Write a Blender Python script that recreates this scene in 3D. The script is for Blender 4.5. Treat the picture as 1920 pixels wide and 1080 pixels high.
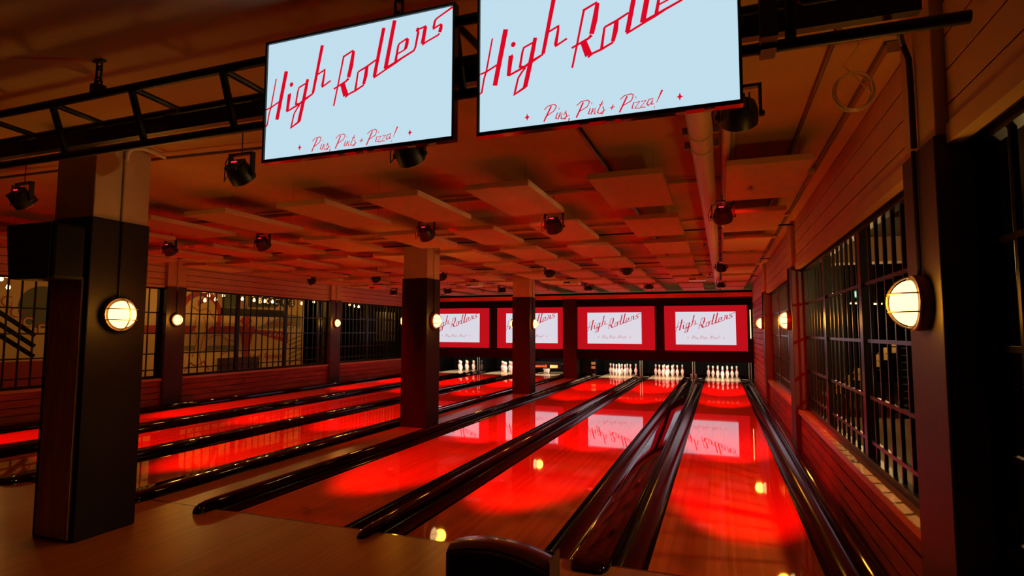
import bpy, bmesh, math, random
from mathutils import Vector, Matrix
random.seed(7)
for _o in list(bpy.data.objects):
    bpy.data.objects.remove(_o, do_unlink=True)
SC = bpy.context.scene
COL = SC.collection
PI = math.pi
# ------------------------------------------------------------------ camera
yaw, pit, rol = (math.radians(a) for a in (20.052, 4.368, 0.166))
fw = Vector((-math.sin(yaw) * math.cos(pit), math.cos(yaw) * math.cos(pit), math.sin(pit)))
rt = Vector((math.cos(yaw), math.sin(yaw), 0))
up = rt.cross(fw)
rt, up = rt * math.cos(rol) + up * math.sin(rol), up * math.cos(rol) - rt * math.sin(rol)
cd = bpy.data.cameras.new('camera')
cd.sensor_width = 36.0
cd.lens = 1064.4 * 36 / 1920
cd.clip_start, cd.clip_end = 0.05, 200
cam = bpy.data.objects.new('camera', cd)
COL.objects.link(cam)
M = Matrix.Identity(4)
for i in range(3):
    M[i][0], M[i][1], M[i][2] = rt[i], up[i], -fw[i]
M[0][3], M[1][3], M[2][3] = 0.472, -3.85, 1.534
cam.matrix_world = M
SC.camera = cam
# ------------------------------------------------------------------ world, exposure
w = bpy.data.worlds.new('world')
SC.world = w
w.use_nodes = True
w.node_tree.nodes['Background'].inputs[0].default_value = (0.0, 0.0, 0.0, 1)
w.node_tree.nodes['Background'].inputs[1].default_value = 0.0
vs = SC.view_settings
vs.view_transform = 'Standard'
vs.look = 'None'
vs.exposure = 0.0
vs.gamma = 1.0
vs.use_curve_mapping = False
SC.cycles.use_denoising = True
SC.cycles.sample_clamp_indirect = 3.0
SC.cycles.max_bounces = 8
SC.cycles.diffuse_bounces = 4
SC.cycles.glossy_bounces = 4
SC.cycles.caustics_reflective = False
SC.cycles.caustics_refractive = False
# light levels used by the lamp builders below
RED_W = 1350.0          # each stage spotlight
AMBER_W = 12.0          # each bulkhead lamp
GLOBE = 3.2            # glow of a bulkhead globe
PIN_W = 38.0           # each pin deck lamp
RED_C = (1.0, 0.0, 0.002)
AMBER_C = (1.0, 0.37, 0.025)

# ------------------------------------------------------------------ helpers
def lin(c):
    return tuple(((v / 12.92) if v <= 0.04045 else ((v + 0.055) / 1.055) ** 2.4) for v in c)

MATS = {}
def nmat(name):
    m = bpy.data.materials.new(name)
    m.use_nodes = True
    MATS[name] = m
    return m, m.node_tree.nodes, m.node_tree.links, m.node_tree.nodes['Principled BSDF']

def plain(name, col, rough=0.5, metal=0.0, noise=0.0, nscale=8.0, bump=0.0, bscale=60.0, coat=0.0, spec=0.5):
    m, N, L, B = nmat(name)
    B.inputs['Base Color'].default_value = (*col, 1)
    B.inputs['Roughness'].default_value = rough
    B.inputs['Metallic'].default_value = metal
    B.inputs['Coat Weight'].default_value = coat
    B.inputs['Specular IOR Level'].default_value = spec
    tc = N.new('ShaderNodeTexCoord')
    if noise > 0:
        t = N.new('ShaderNodeTexNoise'); t.inputs['Scale'].default_value = nscale; t.inputs['Detail'].default_value = 4
        L.new(tc.outputs['Object'], t.inputs['Vector'])
        r = N.new('ShaderNodeValToRGB')
        r.color_ramp.elements[0].position = 0.3; r.color_ramp.elements[1].position = 0.7
        r.color_ramp.elements[0].color = (*[c * (1 - noise) for c in col], 1)
        r.color_ramp.elements[1].color = (*[min(1, c * (1 + noise * .6)) for c in col], 1)
        L.new(t.outputs['Fac'], r.inputs['Fac']); L.new(r.outputs['Color'], B.inputs['Base Color'])
    if bump > 0:
        t = N.new('ShaderNodeTexNoise'); t.inputs['Scale'].default_value = bscale; t.inputs['Detail'].default_value = 3
        L.new(tc.outputs['Object'], t.inputs['Vector'])
        b = N.new('ShaderNodeBump'); b.inputs['Strength'].default_value = bump; b.inputs['Distance'].default_value = 0.01
        L.new(t.outputs['Fac'], b.inputs['Height']); L.new(b.outputs['Normal'], B.inputs['Normal'])
    return m

def boards(name, c0, c1, width, rough, bump=0.0, axis=0, seam=0.35):
    """printed narrow boards running along Y, tone varying board to board"""
    m, N, L, B = nmat(name)
    g = N.new('ShaderNodeNewGeometry')
    s = N.new('ShaderNodeSeparateXYZ'); L.new(g.outputs['Position'], s.inputs[0])
    d = N.new('ShaderNodeMath'); d.operation = 'DIVIDE'; d.inputs[1].default_value = width
    L.new(s.outputs[axis], d.inputs[0])
    f = N.new('ShaderNodeMath'); f.operation = 'FLOOR'; L.new(d.outputs[0], f.inputs[0])
    fr = N.new('ShaderNodeMath'); fr.operation = 'FRACT'; L.new(d.outputs[0], fr.inputs[0])
    w1 = N.new('ShaderNodeTexWhiteNoise'); w1.noise_dimensions = '1D'; L.new(f.outputs[0], w1.inputs['W'])
    mp = N.new('ShaderNodeMapping'); mp.inputs['Scale'].default_value = (45, 1.2, 1) if axis == 0 else (1.2, 45, 45)
    L.new(g.outputs['Position'], mp.inputs['Vector'])
    n = N.new('ShaderNodeTexNoise'); n.inputs['Scale'].default_value = 1.0; n.inputs['Detail'].default_value = 5
    L.new(mp.outputs[0], n.inputs['Vector'])
    a = N.new('ShaderNodeMath'); a.operation = 'MULTIPLY_ADD'; a.inputs[1].default_value = 0.55
    L.new(w1.outputs['Value'], a.inputs[0])
    h = N.new('ShaderNodeMath'); h.operation = 'MULTIPLY'; h.inputs[1].default_value = 0.55
    L.new(n.outputs['Fac'], h.inputs[0]); L.new(h.outputs[0], a.inputs[2])
    r = N.new('ShaderNodeValToRGB')
    r.color_ramp.elements[0].position = 0.15; r.color_ramp.elements[1].position = 0.85
    r.color_ramp.elements[0].color = (*c0, 1); r.color_ramp.elements[1].color = (*c1, 1)
    L.new(a.outputs[0], r.inputs['Fac'])
    gt = N.new('ShaderNodeMath'); gt.operation = 'GREATER_THAN'; gt.inputs[1].default_value = 0.95
    L.new(fr.outputs[0], gt.inputs[0])
    gm = N.new('ShaderNodeMath'); gm.operation = 'MULTIPLY'; gm.inputs[1].default_value = seam
    L.new(gt.outputs[0], gm.inputs[0])
    mx = N.new('ShaderNodeMix'); mx.data_type = 'RGBA'
    L.new(gm.outputs[0], mx.inputs[0]); L.new(r.outputs['Color'], mx.inputs[6])
    mx.inputs[7].default_value = (*[c * .25 for c in c0], 1)
    L.new(mx.outputs[2], B.inputs['Base Color'])
    B.inputs['Roughness'].default_value = rough
    if bump:
        t = N.new('ShaderNodeTexNoise'); t.inputs['Scale'].default_value = 5.0; t.inputs['Detail'].default_value = 2
        L.new(g.outputs['Position'], t.inputs['Vector'])
        b = N.new('ShaderNodeBump'); b.inputs['Strength'].default_value = bump; b.inputs['Distance'].default_value = 0.004
        L.new(t.outputs['Fac'], b.inputs['Height']); L.new(b.outputs['Normal'], B.inputs['Normal'])
    return m

def timber(name, c0, c1, rough=0.5, axis='Y', knots=True):
    """stained softwood with grain along an axis and scattered knots"""
    m, N, L, B = nmat(name)
    g = N.new('ShaderNodeNewGeometry')
    oi = N.new('ShaderNodeObjectInfo')
    ad = N.new('ShaderNodeVectorMath'); ad.operation = 'ADD'
    cx = N.new('ShaderNodeMath'); cx.operation = 'MULTIPLY'; cx.inputs[1].default_value = 37.0
    L.new(oi.outputs['Random'], cx.inputs[0])
    L.new(g.outputs['Position'], ad.inputs[0]); L.new(cx.outputs[0], ad.inputs[1])
    mp = N.new('ShaderNodeMapping')
    mp.inputs['Scale'].default_value = {'Y': (14, 1.1, 14), 'Z': (14, 14, 1.1), 'X': (1.1, 14, 14)}[axis]
    L.new(ad.outputs[0], mp.inputs['Vector'])
    n = N.new('ShaderNodeTexNoise'); n.inputs['Scale'].default_value = 1.6; n.inputs['Detail'].default_value = 6
    n.inputs['Distortion'].default_value = 0.6
    L.new(mp.outputs[0], n.inputs['Vector'])
    r = N.new('ShaderNodeValToRGB')
    r.color_ramp.elements[0].position = 0.3; r.color_ramp.elements[1].position = 0.68
    r.color_ramp.elements[0].color = (*c0, 1); r.color_ramp.elements[1].color = (*c1, 1)
    L.new(n.outputs['Fac'], r.inputs['Fac'])
    out = r.outputs['Color']
    if knots:
        v = N.new('ShaderNodeTexVoronoi'); v.inputs['Scale'].default_value = 1.0
        mp2 = N.new('ShaderNodeMapping')
        mp2.inputs['Scale'].default_value = {'Y': (5, 2.2, 5), 'Z': (5, 5, 2.2), 'X': (2.2, 5, 5)}[axis]
        L.new(ad.outputs[0], mp2.inputs['Vector']); L.new(mp2.outputs[0], v.inputs['Vector'])
        k = N.new('ShaderNodeValToRGB')
        k.color_ramp.elements[0].position = 0.06; k.color_ramp.elements[1].position = 0.14
        k.color_ramp.elements[0].color = (0.85, 0.85, 0.85, 1); k.color_ramp.elements[1].color = (0, 0, 0, 1)
        L.new(v.outputs['Distance'], k.inputs['Fac'])
        mx = N.new('ShaderNodeMix'); mx.data_type = 'RGBA'
        L.new(k.outputs['Color'], mx.inputs[0]); L.new(out, mx.inputs[6])
        mx.inputs[7].default_value = (*[c * .3 for c in c0], 1)
        out = mx.outputs[2]
    L.new(out, B.inputs['Base Color'])
    B.inputs['Roughness'].default_value = rough
    return m

def glow(name, col, strength, rough=0.5):
    m, N, L, B = nmat(name)
    B.inputs['Base Color'].default_value = (0.02, 0.02, 0.02, 1)
    B.inputs['Specular IOR Level'].default_value = 0.1
    B.inputs['Roughness'].default_value = rough
    B.inputs['Emission Color'].default_value = (*col, 1)
    B.inputs['Emission Strength'].default_value = strength
    return m

plain('black_metal', (0.010, 0.010, 0.011), 0.42, 0.3)
plain('dark_bar', (0.003, 0.0025, 0.0025), 0.3, spec=0.25)
plain('pale_bar', (0.20, 0.22, 0.30), 0.35, 0.4)  # bluish light falling on the left room's grille is put into this colour
plain('gutter_black', (0.002, 0.001, 0.0015), 0.14, spec=0.08)
plain('cap_black', (0.004, 0.001, 0.0015), 0.05, spec=0.2)
plain('pillar_dark', (0.009, 0.004, 0.0035), 0.6, spec=0.25, noise=0.25, nscale=3, bump=0.05, bscale=30)
plain('pillar_pale', (0.46, 0.34, 0.20), 0.75, noise=0.08, nscale=5, bump=0.05, bscale=50)
plain('plank_pale', (0.50, 0.36, 0.21), 0.7, noise=0.06, nscale=4)
plain('seam_dark', (0.02, 0.012, 0.008), 0.9)
plain('ceiling_paint', (0.54, 0.41, 0.22), 0.9, noise=0.10, nscale=1.6, bump=0.12, bscale=25)
plain('panel_fabric', (0.58, 0.40, 0.24), 0.95, noise=0.05, nscale=9, bump=0.08, bscale=180)
plain('pipe_white', (0.62, 0.56, 0.47), 0.5)
plain('wire_grey', (0.12, 0.10, 0.09), 0.5)
plain('cable_white', (0.62, 0.55, 0.42), 0.5)
plain('lamp_base', (0.20, 0.13, 0.07), 0.45, 0.3)
plain('lamp_guard', (0.25, 0.17, 0.08), 0.4, 0.5)
plain('pin_white', (0.80, 0.76, 0.70), 0.28)
plain('pin_red', (0.55, 0.01, 0.015), 0.35)
plain('back_black', (0.0015, 0.001, 0.001), 0.7, spec=0.1)
plain('gloss_black', (0.003, 0.003, 0.003), 0.10)
plain('grey_trim', (0.22, 0.21, 0.17), 0.35, 0.6)
plain('beam_lit_red', (0.72, 0.14, 0.11), 0.6)  # saturated red puts the red light on the header beam into its colour
plain('hood_dark', (0.020, 0.008, 0.010), 0.28, coat=0.4)
plain('hood_side', (0.055, 0.022, 0.018), 0.45)
plain('hood_mouth', (0.003, 0.003, 0.003), 0.7)
plain('speaker_black', (0.003, 0.003, 0.003), 0.7, spec=0.15)
plain('speaker_grille', (0.004, 0.004, 0.004), 0.7, bump=0.3, bscale=300)
plain('projector_shell', (0.62, 0.55, 0.48), 0.35)
plain('mural_cream', (0.62, 0.43, 0.20), 0.85, noise=0.05, nscale=2)
plain('mural_red', (0.36, 0.035, 0.03), 0.8)
plain('mural_green', (0.10, 0.12, 0.075), 0.8)
plain('mural_grey', (0.22, 0.20, 0.12), 0.8)
plain('sign_black', (0.002, 0.002, 0.002), 0.7, spec=0.1)
plain('sign_white', (0.65, 0.55, 0.42), 0.7)
plain('orange_letter', (0.75, 0.10, 0.02), 0.5)
plain('tan_plate', (0.42, 0.28, 0.10), 0.5)
plain('subfloor', (0.01, 0.008, 0.007), 0.8)
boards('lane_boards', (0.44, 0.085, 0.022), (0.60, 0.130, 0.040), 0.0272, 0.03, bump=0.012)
boards('deck_boards', (0.40, 0.33, 0.20), (0.50, 0.42, 0.27), 0.0272, 0.10, bump=0.02)
boards('approach_boards', (0.26, 0.090, 0.020), (0.37, 0.140, 0.036), 0.0272, 0.30, bump=0.02, seam=0.25)
MATS['approach_boards'].node_tree.nodes['Principled BSDF'].inputs['Specular IOR Level'].default_value = 0.35
boards('far_floor', (0.28, 0.18, 0.09), (0.42, 0.28, 0.15), 0.12, 0.3, seam=0.5)
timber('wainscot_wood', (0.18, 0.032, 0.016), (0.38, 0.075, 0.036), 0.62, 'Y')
timber('ledge_wood', (0.40, 0.20, 0.10), (0.55, 0.30, 0.15), 0.35, 'Y', knots=False)
timber('post_wood', (0.012, 0.005, 0.004), (0.030, 0.013, 0.009), 0.5, 'Z', knots=True)
timber('raw_wood', (0.26, 0.17, 0.07), (0.48, 0.33, 0.15), 0.65, 'Z', knots=True)  # raw wood, brightened in place of light missing on the pillar front
glow('globe', (1.0, 0.60, 0.22), GLOBE)
glow('screen_white', lin((0.755, 0.872, 0.93)), 1.0)
glow('screen_red', lin((0.86, 0.02, 0.14)), 1.0)
glow('proj_white', lin((0.84, 0.845, 0.89)), 1.0)
glow('proj_red', lin((0.72, 0.05, 0.10)), 1.0)
glow('proj_letter', lin((0.74, 0.10, 0.19)), 1.0)
glow('led_red', (1.0, 0.02, 0.05), 1.6)
glow('tube_white', (1.0, 0.86, 0.62), 6.0)
glow('string_bulb', (1.0, 0.55, 0.20), 7.0)
glow('exit_green', (0.02, 0.45, 0.22), 1.0)
glow('exit_white', (0.75, 1.0, 0.9), 0.9)
glow('strip_warm', (1.0, 0.66, 0.28), 3.0)
glow('window_blue', (0.30, 0.48, 0.75), 0.7)
glow('lens_red', (1.0, 0.02, 0.02), 6.0)

class MB:
    """collects simple solids; build() links them as ONE mesh object"""
    def __init__(s):
        s.v, s.f = [], []
    def add(s, vs, fs):
        o = len(s.v)
        s.v += [tuple(p) for p in vs]
        s.f += [tuple(i + o for i in f) for f in fs]
        return s
    def box(s, x0, x1, y0, y1, z0, z1, m=None):
        vs = [Vector((x, y, z)) for z in (z0, z1) for y in (y0, y1) for x in (x0, x1)]
        if m is not None:
            vs = [m @ p for p in vs]
        return s.add(vs, [(0, 2, 3, 1), (4, 5, 7, 6), (0, 1, 5, 4), (2, 6, 7, 3), (0, 4, 6, 2), (1, 3, 7, 5)])
    def tube(s, pts, r, n=8, closed=False):
        pts = [Vector(p) for p in pts]
        k = len(pts)
        vs = []
        nrm = None
        for i, p in enumerate(pts):
            if closed:
                t = (pts[(i + 1) % k] - pts[i - 1]).normalized()
            else:
                t = (pts[min(i + 1, k - 1)] - pts[max(i - 1, 0)]).normalized()
            if nrm is None:
                nrm = t.orthogonal().normalized()
            else:
                nrm = (nrm - t * nrm.dot(t))
                nrm = nrm.normalized() if nrm.length > 1e-6 else t.orthogonal().normalized()
            b = t.cross(nrm)
            rr = r[i] if isinstance(r, (list, tuple)) else r
            vs += [p + (nrm * math.cos(2 * PI * j / n) + b * math.sin(2 * PI * j / n)) * rr for j in range(n)]
        fs = []
        for i in range(k if closed else k - 1):
            a, c = i * n, ((i + 1) % k) * n
            fs += [(a + j, a + (j + 1) % n, c + (j + 1) % n, c + j) for j in range(n)]
        if not closed:
            fs += [tuple(reversed(range(n))), tuple(range((k - 1) * n, k * n))]
        return s.add(vs, fs)
    def lathe(s, prof, n=16, m=None):
        """profile of (radius, height) turned about Z"""
        vs, fs = [], []
        for r, z in prof:
            for j in range(n):
                p = Vector((r * math.cos(2 * PI * j / n), r * math.sin(2 * PI * j / n), z))
                vs.append(m @ p if m is not None else p)
        for i in range(len(prof) - 1):
            a, c = i * n, (i + 1) * n
            fs += [(a + j, a + (j + 1) % n, c + (j + 1) % n, c + j) for j in range(n)]
        fs += [tuple(reversed(range(n))), tuple(range((len(prof) - 1) * n, len(prof) * n))]
        return s.add(vs, fs)
    def prism(s, poly, d, fn):
        """2D polygon given depth: fn(u, v, w) maps to 3D"""
        k = len(poly)
        vs = [fn(u, v, 0) for u, v in poly] + [fn(u, v, d) for u, v in poly]
        fs = [tuple(range(k)), tuple(reversed(range(k, 2 * k)))]
        fs += [(i, i + k, (i + 1) % k + k, (i + 1) % k) for i in range(k)]
        return s.add(vs, fs)
    def loft(s, secs, cap=True):
        n = len(secs[0])
        vs = [p for sec in secs for p in sec]
        fs = []
        for i in range(len(secs) - 1):
            a, c = i * n, (i + 1) * n
            fs += [(a + j, a + (j + 1) % n, c + (j + 1) % n, c + j) for j in range(n)]
        if cap:
            fs += [tuple(reversed(range(n))), tuple(range((len(secs) - 1) * n, len(secs) * n))]
        return s.add(vs, fs)
    def mesh(s, name, mat, smooth=False, bevel=0.0):
        me = bpy.data.meshes.new(name)
        me.from_pydata(s.v, [], s.f)
        bm = bmesh.new(); bm.from_mesh(me)
        bmesh.ops.recalc_face_normals(bm, faces=bm.faces)
        if bevel:
            es = [e for e in bm.edges if len(e.link_faces) == 2 and e.calc_face_angle(0) > 0.6]
            bmesh.ops.bevel(bm, geom=es, offset=bevel, segments=2, affect='EDGES', profile=0.5)
        bm.to_mesh(me); bm.free()
        me.materials.append(MATS[mat])
        if smooth:
            for p in me.polygons:
                p.use_smooth = True
            try:
                me.set_sharp_from_angle(angle=math.radians(40))
            except Exception:
                pass
        return me
    def build(s, name, mat, parent=None, smooth=False, bevel=0.0):
        if parent is not None:
            w = parent.matrix_world_loc if hasattr(parent, 'matrix_world_loc') else None
        return link(name, s.mesh(name, mat, smooth, bevel), parent)

def link(name, me, parent=None, loc=(0, 0, 0), rot=(0, 0, 0)):
    o = bpy.data.objects.new(name, me)
    COL.objects.link(o)
    o.parent = parent
    o.location = loc
    o.rotation_euler = rot
    return o

def thing(name, label, cat, loc=(0, 0, 0), rot=(0, 0, 0), group=None):
    o = bpy.data.objects.new(name, None)
    o.empty_display_size = 0.1
    COL.objects.link(o)
    o.location = loc
    o.rotation_euler = rot
    return tag(o, label, cat, group)

def tag(o, label, cat, group=None):
    o['label'] = label
    o['category'] = cat
    if group:
        o['group'] = group
    return o

def struct(o, label=None):
    o['kind'] = 'structure'
    if label:
        o['label'] = label
    return o

def lamp(kind, name, parent, loc, energy, col, **kw):
    d = bpy.data.lights.new(name, kind)
    d.energy = energy
    d.color = col
    for k, v in kw.items():
        if k != 'rot':
            setattr(d, k, v)
    o = bpy.data.objects.new(name, d)
    COL.objects.link(o)
    o.parent = parent
    o.location = loc
    if 'rot' in kw:
        o.rotation_euler = kw['rot']
    return o

def text(name, body, mat, size, parent, loc, rot, extrude=0.003, shear=0.0, align='CENTER', space=1.0):
    c = bpy.data.curves.new(name, 'FONT')
    c.body = body
    c.size = size
    c.extrude = extrude
    c.shear = shear
    c.align_x = align
    c.align_y = 'CENTER'
    c.space_character = space
    c.resolution_u = 3
    c.materials.append(MATS[mat])
    o = bpy.data.objects.new(name, c)
    COL.objects.link(o)
    o.parent = parent
    o.location = loc
    o.rotation_euler = rot
    bpy.context.view_layer.update()
    me = bpy.data.meshes.new_from_object(o.evaluated_get(bpy.context.evaluated_depsgraph_get()))
    bpy.data.objects.remove(o, do_unlink=True)
    return link(name, me, parent, loc, rot)

ORD = ['first', 'second', 'third', 'fourth', 'fifth', 'sixth', 'seventh', 'eighth', 'ninth', 'tenth', 'eleventh']

def wb(mb, name, mat, parent, smooth=False, bevel=0.0):
    """build world-space geometry as a part of a thing that stands at parent.location"""
    off = parent.location
    mb.v = [(p[0] - off[0], p[1] - off[1], p[2] - off[2]) for p in mb.v]
    return mb.build(name, mat, parent, smooth, bevel)

# ------------------------------------------------------------------ floors and ceiling
CEIL = 3.05
fl = struct(MB().box(-10.4, 1.9, -7.0, -0.001, -0.06, 0).build('floor', 'approach_boards'), 'wood-look approach floor in front of the bowling lanes')
MB().box(-10.35, 1.36, -0.010, 0.006, -0.02, 0.0012).build('foul_line', 'hood_dark', fl)
struct(MB().box(-4.42, -3.74, 0.0, 14.5, -0.06, 0).build('floor', 'approach_boards'), 'wood-look walkway strip along the row of pillars')
struct(MB().box(-10.6, 1.7, -0.02, 18.4, -0.2, -0.12).build('floor', 'subfloor'), 'dark sub floor below the lanes')
struct(MB().box(-10.8, 2.0, -7.0, 18.4, CEIL, CEIL + 0.2).build('ceiling', 'ceiling_paint'), 'painted concrete ceiling above the lanes')
struct(MB().box(-10.8, 2.0, 18.2, 18.4, -0.2, CEIL).build('wall_back', 'back_black'), 'black back wall behind the pin machines')

# ------------------------------------------------------------------ lanes, gutters, dividers
LW = 1.06
LANES = [(0.53, 'rightmost lane'), (-1.2536, 'second lane from the right wall'), (-2.8713, 'third lane from the right wall'),
         (-5.40, 'fourth lane from the right, left of the pillars'), (-7.14, 'fifth lane from the right'), (-9.0, 'leftmost lane')]
LSHORT = ['rightmost lane', 'second lane from right', 'third lane from right', 'fourth lane from right', 'fifth lane from right', 'leftmost lane']
GW = 0.235
DECK0 = 14.5
for k, (cx, nm) in enumerate(LANES):
    t = thing('bowling_lane', 'glossy wood bowling lane lit red, the ' + nm, 'lane', (cx, 0, 0), group='bowling lanes')
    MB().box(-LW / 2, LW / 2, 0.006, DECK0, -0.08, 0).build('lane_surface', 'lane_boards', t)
    MB().box(-LW / 2, LW / 2, DECK0, 17.5, -0.08, -0.0005).build('pin_deck', 'deck_boards', t)
    for s, side in ((-1, 'left'), (1, 'right')):
        g = MB()
        poly = [(0, -0.002)] + [(GW / 2 - GW / 2 * math.cos(PI * j / 12), -0.002 - 0.075 * math.sin(PI * j / 12)) for j in range(1, 12)] + [(GW, -0.002), (GW, -0.11), (0, -0.11)]
        x0 = cx + s * LW / 2
        g.prism(poly, 15.9, lambda u, v, d, x0=x0, s=s: (x0 + s * u, 0.02 + d, v))
        tag(g.build('gutter', 'gutter_black', smooth=True), 'black trough gutter along the %s edge of the %s' % (side, LSHORT[k]), 'gutter', 'lane gutters')

def divider(x0, x1, h, label, nose=True):
    w = x1 - x0
    e = min(0.03, w * .3)
    prof = [(0, -0.08), (0, h * .55), (e * .35, h * .88), (e, h), (w / 2, h * (0.90 if w > .15 else 1.06)), (w - e, h), (w - e * .35, h * .88), (w, h * .55), (w, -0.08)]
    m = MB()
    secs = []
    st = [(-0.17, .62, .40), (-0.15, .80, .66), (-0.11, .94, .86), (-0.05, 1.0, .98), (0.05, 1, 1), (15.9, 1, 1)] if nose else [(0.0, 1, 1), (15.9, 1, 1)]
    for y, sw, sh in st:
        secs.append([(x0 + w / 2 + (u - w / 2) * sw, y, max(0.001, v * sh) if y < 0 else v) for u, v in prof])
    m.loft(secs)
    return tag(m.build('lane_divider', 'cap_black', smooth=True), label, 'lane divider', 'lane dividers')

divider(1.295, 1.405, 0.06, 'slim black divider between the rightmost lane and the wood wall', nose=False)
divider(-0.4886, -0.235, 0.055, 'wide glossy black divider between the two rightmost lanes')
divider(-2.1063, -2.0186, 0.06, 'narrow black rounded divider between second and third lane from the right')
divider(-3.74, -3.6363, 0.085, 'black divider with blunt nose right of the pillar walkway')
divider(-4.635, -4.42, 0.085, 'glossy black divider left of the pillar walkway')
divider(-6.375, -6.165, 0.07, 'black divider between the fourth and fifth lane from the right')
divider(-8.235, -7.905, 0.07, 'black divider between the two leftmost lanes')
divider(-10.12, -9.765, 0.07, 'black divider between the leftmost lane and the wood wainscot')

# ------------------------------------------------------------------ side walls
ZL, ZW0, ZW1 = 0.50, 0.56, 2.36      # ledge underside, window opening
def side_wall(name, xf, sgn, bays, posts, y_lo, y_hi, label, zt=2.36):
    """xf: plane of the planks on the lane side; sgn: +1 wall lies towards +X; bays with windows"""
    b = MB()
    xb0, xb1 = xf + sgn * 0.022, xf + sgn * 0.09
    X = lambda a, c: (min(a, c), max(a, c))
    b.box(*X(xb0, xb1), y_lo, y_hi, -0.1, ZL)
    b.box(*X(xb0, xb1), y_lo, y_hi, zt, CEIL)
    wall = struct(b.build(name, 'seam_dark'), label)
    for (y0, y1) in bays:
        # painted planks above
        zs = [2.43, 2.516, 2.667, 2.821, 2.975] if zt < 2.4 else [2.475, 2.60, 2.735, 2.87, 3.0]
        for i in range(4):
            MB().box(*X(xf, xf + sgn * .03), y0, y1, zs[i] + .006, zs[i + 1] - .006).build('plank', 'plank_pale', wall)
        MB().box(*X(xf, xf + sgn * .03), y0, y1, zs[4] + .006, CEIL).build('plank', 'plank_pale', wall)
        MB().box(*X(xf - sgn * .012, xf + sgn * .05), y0, y1, zt - .015, zs[0] - .002).build('trim_board', 'plank_pale', wall)
        # wood wainscot planks
        zs = [0.0, 0.13, 0.255, 0.38, 0.50]
        for i in range(4):
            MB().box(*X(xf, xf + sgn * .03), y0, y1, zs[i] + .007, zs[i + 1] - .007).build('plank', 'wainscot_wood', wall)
        MB().box(*X(xf - sgn * .03, xf + sgn * .17), y0, y1, ZL, ZL + 0.045).build('ledge', 'ledge_wood', wall)
    return wall

def window(name, xc, y0, y1, mull, label, mat='dark_bar', rails=(0.72, 1.05, 1.47, 1.90), step=0.205, zt=2.36):
    """black metal grille window: frame, mullions, rails and single bars"""
    t = bpy.data.objects.new(name, None)
    COL.objects.link(t)
    t.location = (xc, (y0 + y1) / 2, 0.545)
    struct(t, label)
    f = MB()
    f.box(xc - .03, xc + .03, y0, y1, 0.545, 0.60).box(xc - .03, xc + .03, y0, y1, zt - .05, zt)
    f.box(xc - .03, xc + .03, y0, y0 + .06, 0.545, zt).box(xc - .03, xc + .03, y1 - .06, y1, 0.545, zt)
    wb(f, 'window_frame', mat, t)
    for y in mull:
        wb(MB().box(xc - .03, xc + .03, y - .045, y + .045, 0.60, zt - .05), 'mullion', mat, t)
    edges = [y0 + .06] + [m for m in mull] + [y1 - .06]
    for z in rails:
        wb(MB().box(xc - .012, xc + .012, y0 + .06, y1 - .06, z - .013, z + .013), 'rail', mat, t)
    bar = MB().box(-.011, .011, -.011, .011, 0.60 - 0.545, zt - .05 - 0.545).mesh('bar', mat)
    for a, c in zip(edges[:-1], edges[1:]):
        n = max(1, round((c - a) / step))
        for i in range(1, n):
            link('bar', bar, t, (0, a + (c - a) * i / n - t.location.y, 0))
    return t

R_BAYS = [(-6.9, -0.97), (-0.52, 4.30), (4.75, 9.17)]
wr = side_wall('wall_right', 1.42, 1, R_BAYS, None, -7.0, 14.9, 'right wall of painted planks over a wood wainscot')
# far bay of the right wall: dark wood planks from floor up to the pale planks
zz = [0.0, .13, .255, .38, .50] + [.50 + .145 * i for i in range(1, 14)]
for i in range(len(zz) - 1):
    if zz[i] >= 0.5 or True:
        MB().box(1.42, 1.45, 9.62, 14.9, zz[i] + .007, zz[i + 1] - .007).build('plank', 'wainscot_wood', wr)
MB().box(1.442, 1.50, 9.62, 14.9, 0.45, 2.40).build('backing', 'seam_dark', wr)
for i in range(4):
    MB().box(1.42, 1.45, 9.62, 14.9, 2.40 + i * .16, 2.40 + i * .16 + .15).build('plank', 'plank_pale', wr)
window('window_1', 1.53, -0.52, 4.30, [1.20, 2.80], 'black barred grille window in the right wall beside the near lamp')
window('window_2', 1.53, 4.75, 9.17, [6.20, 7.70], 'black barred grille window in the right wall beyond the second post')
window('window_3', 1.53, -6.9, -0.97, [-2.4, -4.0, -5.5], 'dark barred grille window in the right wall nearest the camera')

XL_ = -10.40
L_BAYS = [(-6.9, -0.60), (-0.12, 4.78), (5.24, 10.12), (10.60, 14.6)]
wl = side_wall('wall_left', XL_, -1, L_BAYS, None, -7.0, 14.9, 'left wall of painted planks over a red-lit wood wainscot', zt=2.44)
window('window_4', XL_ - .09, 5.24, 10.12, [6.80, 8.42, 9.75], 'barred grille window showing the painted mural, between the two left wall posts', zt=2.44)
window('window_5', XL_ - .09, -0.12, 4.78, [1.45, 3.05], 'barred grille window at the far left, behind the near pillar', zt=2.44)
window('window_6', XL_ - .09, 10.60, 14.6, [12.2, 13.4], 'dark barred grille window at the far end of the left wall', zt=2.44)
window('window_7', XL_ - .09, -6.9, -0.60, [-2.2, -3.8, -5.4], 'barred grille window left of the picture', zt=2.44)

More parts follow.
